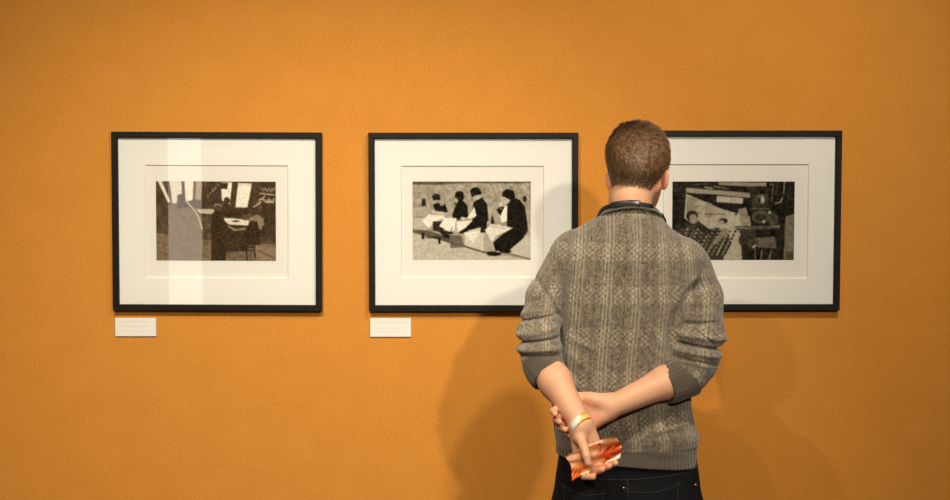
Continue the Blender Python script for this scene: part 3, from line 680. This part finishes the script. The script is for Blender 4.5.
def sweater_sdf(p):
    D = torso(p); D = smax(D, ZH - .006 - p[:, 2], .006)
    D = smin(D, lsleeve(p), .007); D = smin(D, rsleeve(p), .007)
    # sleeve seams
    for pts in ([(569, 243), (559, 262), (557, 285), (560, 306)], [(686, 243), (694, 262), (694, 282), (682, 302)]):
        for a_, b_ in zip(pts, pts[1:]): D = ridge(p, D, [(a_, b_, -.0030, .0035)])
    # deep folds where the sleeves meet the back
    for pts, am, wd in (([(537, 280), (549, 299), (560, 318), (566, 356)], -.009, .0080), ([(707, 284), (694, 291), (680, 308), (672, 330), (669, 356)], -.011, .0110), ([(703, 276), (686, 290), (674, 310)], .004, .007)):
        for a_, b_ in zip(pts, pts[1:]): D = ridge(p, D, [(a_, b_, am, wd)])
    # openings
    D = smax(D, -chain(p, [NECK[0], A(631, 214, -.757)], [.056, .056]), .003)
    D = smax(D, -chain(p, [LC0 + LCD*.0, LC0 + LCD*.05], [.037, .040]), .003); D = smax(D, -chain(p, [RC0, RC0 + RCD*.06], [.037, .040]), .003)
    return D
def cuff_sdf(C0, CD, Lc, r0, r1, hole):
    def f(p):
        q = p - C0; t = q @ CD; rad = q - t[:, None]*CD; r = np.linalg.norm(rad, axis=1)
        th = np.arctan2(rad[:, 2], rad[:, 0]); rr = r0 + (r1-r0)*np.clip(t/Lc, 0, 1) + .0028*np.sin(math.pi*np.clip(t/Lc, 0, 1))
        D = r - rr - .0007*np.cos(th*36) - .0015*np.sin(3*th + 60*t)
        D = smax(D, np.abs(t - Lc/2) - Lc/2, .003); return smax(D, hole - r, .003)
    return f
def collar_sdf(p):
    # a ribbed roll around the neck base, tipped forward and down
    c = A(630, 216.5, -.765); n = np.array((0, .38, .925), np.float32)
    q = p - c; h = q @ n; rad = q - h[:, None]*n; th = np.arctan2(rad[:, 1], rad[:, 0])
    r = np.sqrt((rad[:, 0]/1.01)**2 + (rad[:, 1]/1.0)**2)
    dx = r - (.0700 - h*.55); d = np.sqrt((dx/1.0)**2 + (np.maximum(np.abs(h) - .006, 0))**2) - (.0050 + .0006*np.cos(th*64))
    return d
def hem_sdf(p):
    l = np.interp(p[:, 2], zL, vL); r = np.interp(p[:, 2], zR, vR); th = np.arctan2(p[:, 1] - YB, (p[:, 0] - (l+r)/2))
    D = loft(p, -.0015) - .0010*np.cos(th*90); D = ridge(p, D, [((560, 452), (600, 456), .002, .008), ((640, 452), (690, 458), .002, .008), ((610, 446), (616, 466), -.002, .006)])
    zb = ZB - .015*(p[:, 0] - .37)/.17
    D = smax(D, np.maximum(p[:, 2] - (ZH + .004), zb - p[:, 2]), .005)
    return smax(D, -loft(p, -.012), .002)

def knit_mat(name, rib=False):
    a = NT(name); at = a.n('ShaderNodeAttribute', attribute_name='knit'); sp = a.n('ShaderNodeSeparateXYZ'); a.l(at.outputs['Vector'], sp.inputs[0])
    u, v = sp.outputs[0], sp.outputs[1]
    def wave(x, per, ph=0.): return a.math('SINE', a.math('MULTIPLY_ADD', x, 2*math.pi/per, ph))
    fine = a.noise(300, 3, .8); mid = a.noise(60, 3, .6)
    if rib:
        hgt = wave(u, .0058); c = a.mix(a.math('MULTIPLY_ADD', hgt, .3, .5), (.040, .029, .016), (.105, .080, .050))
        c = a.mix(a.math('MULTIPLY', fine, .5), c, (.12, .095, .062)); a.col(c); tot = a.math('ADD', a.math('MULTIPLY', hgt, .6), fine); a.bump(tot, .7, .0016)
    else:
        # wide columns of fine ribs alternating with columns of moss stitch, crossed by bands of raised squares
        uw = a.math('ADD', u, a.math('MULTIPLY_ADD', mid, .006, -.003)); vw = a.math('ADD', v, a.math('MULTIPLY_ADD', mid, .008, -.004))
        colA = a.math('GREATER_THAN', wave(uw, .072, .6), .35); colB = a.math('GREATER_THAN', wave(uw, .036, 1.0), .1)
        band = a.math('GREATER_THAN', wave(vw, .104, .4), .25)
        ribs = a.math('MULTIPLY_ADD', wave(uw, .0088), .5, .5); thin = a.math('GREATER_THAN', wave(uw, .018, 1.2), .80)
        moss = a.math('MULTIPLY_ADD', a.math('MULTIPLY', wave(u, .0064), wave(v, .0064)), .5, .5)
        sq = a.math('GREATER_THAN', a.math('MULTIPLY', wave(uw, .0150), wave(vw, .0130)), .05)
        blotch = a.noise(95, 2, .7)
        hgt = a.math('ADD', a.math('MULTIPLY', a.math('MULTIPLY', colA, ribs), .42), a.math('MULTIPLY', moss, .22))
        hgt = a.math('SUBTRACT', hgt, a.math('MULTIPLY', thin, .12))
        hgt = a.math('ADD', hgt, a.math('MULTIPLY', a.math('MULTIPLY', band, sq), a.math('MULTIPLY_ADD', colB, .30, .16)))
        hgt = a.math('ADD', hgt, a.math('MULTIPLY_ADD', blotch, .9, -.45))
        mr = a.n('ShaderNodeMapRange'); mr.inputs[1].default_value = -.30; mr.inputs[2].default_value = 1.15
        a.l(a.math('ADD', a.math('MULTIPLY', hgt, .95), a.math('MULTIPLY_ADD', fine, 2.4, -1.2)), mr.inputs[0])
        c = a.mix(mr.outputs[0], (.028, .021, .013), (.47, .385, .27)); c = a.mix(a.math('MULTIPLY', mid, .18), c, (.12, .095, .06)); a.col(c)
        a.bump(a.math('ADD', a.math('MULTIPLY', hgt, .8), a.math('MULTIPLY', fine, .5)), .75, .0022)
    a.rough(.95); a.b.inputs['Specular IOR Level'].default_value = .1; a.b.inputs['Sheen Weight'].default_value = .25; a.b.inputs['Sheen Roughness'].default_value = .6
    return a.m
M_knit = knit_mat('grey_brown_patterned_knit'); M_rib = knit_mat('dark_ribbed_knit', True)
def uvset(o, V, uv):
    at = o.data.attributes.new('knit', 'FLOAT_VECTOR', 'POINT'); at.data.foreach_set('vector', np.concatenate([uv, np.zeros((len(V), 1))], 1).astype(np.float32).ravel())
def arm_uv(V, pts):
    best = np.full(len(V), 9.); U = np.zeros(len(V)); W_ = np.zeros(len(V)); acc = 0
    for a_, b_ in zip(pts, pts[1:]):
        t, d = seg(V, a_, b_); ba = b_ - a_; L = np.linalg.norm(ba); ax = ba/L; q = V - a_; rad = q - (q@ax)[:, None]*ax
        m = d < best; U = np.where(m, np.arctan2(rad[:, 0], -rad[:, 1])*.052, U); W_ = np.where(m, -(acc + t*L), W_); best = np.minimum(best, d); acc += L
    return np.stack([U, W_], 1)
V, Q = nets(sweater_sdf, (.02, -1.02, .88), (.72, -.58, 1.66), .0029); V, Q = keep_largest(V, Q)
sweater = mesh_np('sweater', V, Q, M_knit, man); tag(sweater, 'grey-brown knitted sweater with textured columns, sleeves pushed up')
dt, dl, dr_ = torso(V), lsleeve(V), rsleeve(V); z = V[:, 2]
xc = (np.interp(z, zL, vL) + np.interp(z, zR, vR))/2; lean = np.interp(z, [1.35, 1.56], [0, .055])
uvT = np.stack([(V[:, 0] - xc)*(1 + lean*2.2), z], 1)
uv = uvT.copy(); mL = dl < dt - .001; mR = dr_ < dt - .001
uv[mL] = arm_uv(V[mL], LSL + [LC0]); uv[mR] = arm_uv(V[mR], RSL + [RC0]); uvset(sweater, V, uv)
for nm, cf, c0, cdn, L_, r0, r1, hole in (('cuff', 0, LC0, LCD, .058, .0495, .0455, .0390), ('cuff', 0, RC0, RCD, .078, .0520, .0455, .0392)):
    fn = cuff_sdf(c0, cdn, L_, r0, r1, hole); V, Q = nets(fn, np.minimum(c0, c0 + cdn*L_) - .07, np.maximum(c0, c0 + cdn*L_) + .07, .0022)
    o = mesh_np(nm, V, Q, M_rib, sweater); tag(o, 'dark ribbed cuff')
    qq = V - c0; t = qq @ cdn; rad = qq - t[:, None]*cdn; uvset(o, V, np.stack([np.arctan2(rad[:, 2], rad[:, 0])*.046, t], 1))
V, Q = nets(collar_sdf, A(631, 212, -.765) - .10, A(631, 212, -.765) + .10, .0022); o = mesh_np('collar', V, Q, M_rib, sweater)
c_ = A(631, 212, -.765); uvset(o, V, np.stack([np.arctan2(V[:, 1]-c_[1], V[:, 0]-c_[0])*.07, V[:, 2]], 1)); tag(o, 'ribbed crew neck collar')
V, Q = nets(hem_sdf, (.13, -.90, .88), (.60, -.60, 1.02), .0024); o = mesh_np('hem_band', V, Q, M_rib, sweater); tag(o, 'dark ribbed hem band')
uvset(o, V, np.stack([np.arctan2(V[:, 1]-YB, V[:, 0]-.37)*.17, V[:, 2]], 1))

# ---- jeans and shoes (legs continue below the picture down to the floor)
M_denim = None
def denim():
    a = NT('dark_denim'); n1 = a.noise(500, 2, .7); n2 = a.noise(14, 3, .6)
    c = a.mix(n1, (.0015, .0015, .002), (.008, .0085, .0105)); c = a.mix(a.math('MULTIPLY', n2, .3), c, (.010, .010, .0115)); a.col(c); a.rough(.9); a.b.inputs['Specular IOR Level'].default_value = .15; a.bump(n1, .4, .001); return a.m
M_denim = denim()
HXL, HXR = P(556, 462, YB).x + .006, P(698, 462, YB).x - .004; HX = (HXL+HXR)/2; HW = (HXR-HXL)/2
def jeans_ry(z): return np.interp(z, [.70, .82, .90, 1.0], [.105, .110, .098, .088])
def jeans_rx(z): return np.interp(z, [.70, .82, .90, .97, 1.0], [.195, .190, .181, HW-.003, HW-.006])
def jeans_back(x, z, n=2.4):
    X = min(abs(x - HX) / float(jeans_rx(z)), .999); return YB - float(jeans_ry(z)) * (1 - X**n)**(1/n)
def jeans_sdf(p):
    z = p[:, 2]; rx = jeans_rx(z); ry = jeans_ry(z); X = np.abs(p[:, 0] - HX)/rx; Y = np.abs(p[:, 1] - YB)/ry
    D = ((X**2.4 + Y**2.4)**(1/2.4) - 1) * .11
    D = smax(D, np.maximum(z - .985, .78 - z), .01)
    for s in (-1, 1):
        D = smin(D, chain(p, [(HX + s*.090, YB, .80), (HX + s*.098, YB + .01, .47), (HX + s*.105, YB, .09)], [.094, .072, .060], .02), .03)
    D = smax(D, .035 - z, .004)
    return D - .0012*np.sin(z*90 + 2*np.sin(p[:, 0]*30))*np.clip((.55 - z)*4, 0, 1)
V, Q = nets(jeans_sdf, (HX - .24, -.93, .02), (HX + .24, -.57, 1.0), .0055); jeans = mesh_np('jeans', V, Q, M_denim, man); tag(jeans, 'dark blue-black denim jeans')
M_stitch = plain('seam_thread', (.022, .017, .011), .8); M_cop = plain('copper_rivet', (.55, .22, .08), .35, .05, metallic=1)
def jp(px, py, off=.003):
    q = P(px, py, -.85)
    for _ in range(3): q = P(px, py, jeans_back(q.x, q.z) - off)
    return Vector((q.x, q.y, q.z))
def on_jeans(x, z, off): return Vector((x, jeans_back(x, z) - off, z))
def pocket(pts, riv):
    bm = bmesh.new(); q = [P(px, py, -.855) for px, py in pts]; (x0, z0), (x1, z1) = (q[0].x, q[0].z), (q[1].x, q[1].z); hh = .15; nx, nz = 12, 12
    grid = {}
    for i in range(nx+1):
        for j in range(nz+1):
            u, v_ = i/nx, j/nz; x = x0 + (x1-x0)*u; top = z0 + (z1-z0)*u - .008*math.sin(math.pi*u)
            dep = hh*(1 - .28*abs(2*u-1)**1.2); x = x + (.5-u)*.012*v_; z_ = top - dep*v_
            e = .0035 if 0 < i < nx and 0 < j < nz else .0008
            grid[i, j] = bm.verts.new(on_jeans(x, z_, e))
    for i in range(nx):
        for j in range(nz): bm.faces.new([grid[i, j], grid[i+1, j], grid[i+1, j+1], grid[i, j+1]])
    edge = [grid[i, 1].co.copy() for i in range(nx+1)]
    side = [[grid[k, j].co.copy() for j in range(nz+1)] for k in (1, nx-1)]
    o = obj('back_pocket', bm, M_denim, jeans, True); bm = bmesh.new()
    for ln_ in [edge] + side: tube(bm, [p + Vector((0, -.0012, 0)) for p in ln_], .0008, 5)
    obj('stitching', bm, M_stitch, o, True)
    for r_ in riv:
        bm = bmesh.new(); c = jp(*r_, .004); bmesh.ops.create_uvsphere(bm, u_segments=12, v_segments=8, radius=.0042, matrix=Matrix.Translation(c) @ Matrix.Diagonal((1, .55, 1, 1))); obj('rivet', bm, M_cop, o, True)
pocket([(622, 487.5), (685, 481.5)], [(623.5, 488.5)])
pocket([(561, 486), (607, 490)], [])
bm = bmesh.new(); tube(bm, [jp(558 + k*(692-558)/20, 474 + 6*math.sin(math.pi*k/20) - (0 if k < 10 else (k-10)*.2), .0012) for k in range(21)], .0009, 5); obj('stitching', bm, M_stitch, jeans, True)
bm = bmesh.new(); tube(bm, [jp(627 + .5*k, 480 + 3*k, .0015) for k in range(9)], .0010, 5); obj('stitching', bm, M_stitch, jeans, True)
bm = bmesh.new(); bmesh.ops.create_uvsphere(bm, u_segments=12, v_segments=8, radius=.0042, matrix=Matrix.Translation(jp(695.5, 485, .001))); obj('rivet', bm, M_cop, jeans, True)
M_shoe = plain('dark_leather', (.03, .02, .014), .45)
for s in (-1, 1):
    cx_ = HX + s*.108
    def shoe(p, cx_=cx_, s=s):
        D = chain(p, [(cx_, YB - .045, .048), (cx_ + s*.012, YB + .09, .044), (cx_ + s*.018, YB + .165, .036)], [.042, .044, .034], .03); D = smin(D, rcone(p, (cx_, YB - .012, .06), (cx_, YB - .004, .12), .042, .040), .03)
        return smax(D, np.maximum(.013 - p[:, 2], p[:, 2] - .115), .004)
    V, Q = nets(shoe, (cx_-.08, YB-.12, 0), (cx_+.1, YB+.24, .14), .006); so = mesh_np('shoe', V, Q, M_shoe, man)
    def sole(p, cx_=cx_, s=s):
        D = chain(p, [(cx_, YB - .045, .01), (cx_ + s*.012, YB + .09, .01), (cx_ + s*.018, YB + .170, .01)], [.044, .047, .038], .03)
        return smax(D, np.maximum(.001 - p[:, 2], p[:, 2] - .0145), .002)
    V, Q = nets(sole, (cx_-.08, YB-.12, -.01), (cx_+.1, YB+.24, .03), .005); mesh_np('sole', V, Q, plain('rubber_sole', (.02, .02, .02), .8), so)

# ---- wristband
def band_mat():
    a = NT('wristband_paper'); at = a.n('ShaderNodeAttribute', attribute_name='knit'); sp = a.n('ShaderNodeSeparateXYZ'); a.l(at.outputs['Vector'], sp.inputs[0])
    n = a.noise(130, 1, .5); f = a.math('GREATER_THAN', a.math('ADD', sp.outputs[0], a.math('MULTIPLY', n, .25)), .38)
    g = a.math('GREATER_THAN', n, .52); c = a.mix(g, (.85, .25, .03), (.85, .52, .10)); a.col(a.mix(f, (.80, .72, .60), c)); a.rough(.45); return a.m
ax = LW - LE; ax = ax/np.linalg.norm(ax); axb = ax*.97 + np.array((.10, .0, .16)); axb /= np.linalg.norm(axb); cb = A(581.0, 425.0, -.9655)
e1 = np.cross(axb, (0, 1, 0)); e1 /= np.linalg.norm(e1); e2 = np.cross(axb, e1); bm = bmesh.new(); rings = []; N_ = 40
for k in range(N_):
    th = 2*math.pi*k/N_; d_ = e1*math.cos(th) + e2*math.sin(th); rr = .0288
    rings.append([bm.verts.new(Vector(cb + d_*(rr+o) + axb*h)) for o, h in ((0, -.0095), (.0008, -.0095), (.0008, .0095), (0, .0095))])
for k in range(N_):
    a_, b_ = rings[k], rings[(k+1) % N_]
    for j in range(4): bm.faces.new([a_[j], a_[(j+1) % 4], b_[(j+1) % 4], b_[j]])
wb = obj('wristband', bm, band_mat(), man, True); tag(wb, 'white and orange paper wristband')
vv = np.array([v.co[:] for v in wb.data.vertices]); xr = (vv[:, 0] - vv[:, 0].min())/np.ptp(vv[:, 0]); uvset(wb, vv, np.stack([xr*.6 - .03, vv[:, 2]], 1))

# ---- leaflet in his left hand: a folded sheet, two leaves thick, bent round the thumb
def leaflet():
    def spl(cp, t):  # Catmull-Rom through control points
        n = len(cp) - 1; x = min(t*n, n - 1e-6); i = int(x); f = x - i; g = lambda j: cp[max(0, min(n, j))]
        a0, a1, a2, a3 = g(i-1), g(i), g(i+1), g(i+2)
        return .5*((2*a1) + (-a0+a2)*f + (2*a0-5*a1+4*a2-a3)*f*f + (-a0+3*a1-3*a2+a3)*f**3)
    top = [A(565, 457, -1.022), A(577, 450, -1.010), A(590, 444, -1.000), A(602, 439.5, -1.002), A(615, 436, -1.012)]
    mid = [A(571, 466, -1.024), A(583, 462, -1.010), A(594, 458, -1.002), A(606, 453, -1.003), A(621.5, 446, -1.012)]
    bot = [A(572, 481, -1.028), A(584, 474, -1.010), A(595, 471, -.998), A(606, 467, -1.000), A(620, 458, -1.012)]
    nu, nv = 96, 60; V = np.zeros((nu, nv, 3)); col = np.zeros((nu, nv, 3)); r = np.random.default_rng(3)
    tan = np.array((.72, .47, .30)); red = np.array((.80, .28, .07)); deep = np.array((.50, .15, .04)); org = np.array((.93, .50, .18)); wht = np.array((.93, .88, .78)); pale = np.array((.80, .60, .43))
    for i in range(nu):
        u = i/(nu-1); c3 = [spl(top, u), spl(mid, u), spl(bot, u)]
        for j in range(nv):
            v = j/(nv-1); p = spl(c3, v); p = p + np.array((0, .0022*math.sin(u*17 + v*5) + .0016*math.sin(v*19 - u*7), 0)); V[i, j] = p
            wob = .05*math.sin(u*23 + v*11) + .04*math.sin(u*9 - v*31)
            c = tan if v + wob < .75 else pale
            if u + wob*.8 - .10*v > .60: c = red if math.sin(u*40 + 3*math.sin(v*14)) + math.sin(v*26) > -.5 else deep
            if u > .70 and v < .30 + wob: c = tan*.9
            if u < .34 and v + wob + u*.4 > .66: c = org if v < .9 else wht
            if u < .20 and v + wob > .62: c = red if math.sin(u*50 + v*30) > 0 else org
            if u > .55 and v + wob*.4 > .80 + (.82-u)*.15: c = wht
            if v < .10 and u > .40 and u < .75: c = pale
            col[i, j] = c
    # give it a back leaf
    back = V + np.array((0, .0035, -.0008)); VV = np.concatenate([V.reshape(-1, 3), back.reshape(-1, 3)]); n = nu*nv
    i = (np.arange(nu-1)[:, None]*nv + np.arange(nv-1)[None]).ravel(); f1 = np.stack([i, i+1, i+nv+1, i+nv], 1); f2 = f1[:, ::-1] + n
    e = np.arange(nu-1)*nv; f3 = np.stack([e, e+nv, e+nv+n, e+n], 1)       # fold along the top edge
    o = mesh_np('leaflet', VV, np.concatenate([f1, f2, f3]), vcol_mat('glossy_leaflet_paper', .38, .5), None, True)
    lin = srgb2lin(np.concatenate([col.reshape(-1, 3), col.reshape(-1, 3)])); at = o.data.color_attributes.new('print', 'FLOAT_COLOR', 'POINT')
    at.data.foreach_set('color', np.concatenate([lin, np.ones((len(lin), 1))], 1).astype(np.float32).ravel())
    tag(o, 'folded orange, red and white paper leaflet held in the man\'s left hand', 'leaflet')
leaflet()

# ---- strap round his neck
def strap():
    M_st = plain('black_webbing', (.012, .011, .010), .55, .2, 300, .3, .0006); M_pad = plain('black_glossy_pad', (.03, .028, .022), .28)
    cps = [(594, 240, -.640), (590, 226, -.665), (595, 219, -.715), (600, 213, -.765), (607, 208, -.803), (615, 205.2, -.828), (624, 204.0, -.838), (634, 203.6, -.842), (643, 205.0, -.840), (651, 208.6, -.826), (659.5, 215.0, -.790), (666, 221.5, -.735), (670, 230, -.655), (664, 240, -.635), (650, 290, -.612), (630, 330, -.606), (610, 290, -.612), (594, 240, -.640)]
    pts = [Vector(P(*c)) for c in cps[:-1]]; n = len(pts); fine = []
    for i in range(n):
        a0, a1, a2, a3 = pts[i-1], pts[i], pts[(i+1) % n], pts[(i+2) % n]
        for k in range(8):
            f = k/8; fine.append(.5*((2*a1) + (-a0+a2)*f + (2*a0-5*a1+4*a2-a3)*f*f + (-a0+3*a1-3*a2+a3)*f**3))
    def cloth(p): return np.minimum(np.minimum(sweater_sdf(p), collar_sdf(p)), chain(p, [NECK[0], NECK[1]], [.0505, .0505]))
    q = np.array([p[:] for p in fine], np.float32)
    for _ in range(25):
        d = cloth(q); q = q - grad(cloth, q) * (np.minimum(d - .0038, 0) + np.maximum(d - .010, 0)*.15)[:, None] * .7
    q = np.stack([np.convolve(np.concatenate([q[-2:, i], q[:, i], q[:2, i]]), [.15, .2, .3, .2, .15], 'valid') for i in range(3)], 1)
    fine = [Vector(p.tolist()) for p in q]
    c = Vector(P(631, 210, -.755)); m = len(fine)
    def ribbon(ix, hw, th, closed):
        bm = bmesh.new(); rg = []
        for i in ix:
            p = fine[i % m]; t = (fine[(i+1) % m] - fine[i-1]).normalized(); out = (p - c); out.z *= .2; out -= t*out.dot(t); out.normalize()
            if out.y > .3 and p.z < 1.52: out = Vector((0, 1, 0)); out -= t*out.dot(t); out.normalize()
            upv = t.cross(out).normalized(); upv = upv if upv.z > 0 or abs(upv.z) < .2 else -upv
            rg.append([bm.verts.new(p + upv*a + out*b) for a, b in ((-hw, -th), (-hw, th), (-hw*.5, th*1.5), (hw*.5, th*1.5), (hw, th), (hw, -th))])
        for a_, b_ in zip(rg, rg[1:] + (rg[:1] if closed else [])):
            for j in range(6): bm.faces.new([a_[j], a_[(j+1) % 6], b_[(j+1) % 6], b_[j]])
        if not closed: bm.faces.new(rg[0]); bm.faces.new(rg[-1][::-1])
        return bm
    root = empty('neck_strap', tuple(P(631, 205, -.80)))
    tag(root, 'black strap with glossy pad hanging round the man\'s neck over the collar', 'strap')
    obj('webbing', ribbon(range(m), .0055, .0011, True), M_st, root, True)
    obj('shoulder_pad', ribbon(range(4*8 + 5, 7*8 + 6), .0085, .0026, False), M_pad, root, True)
strap()
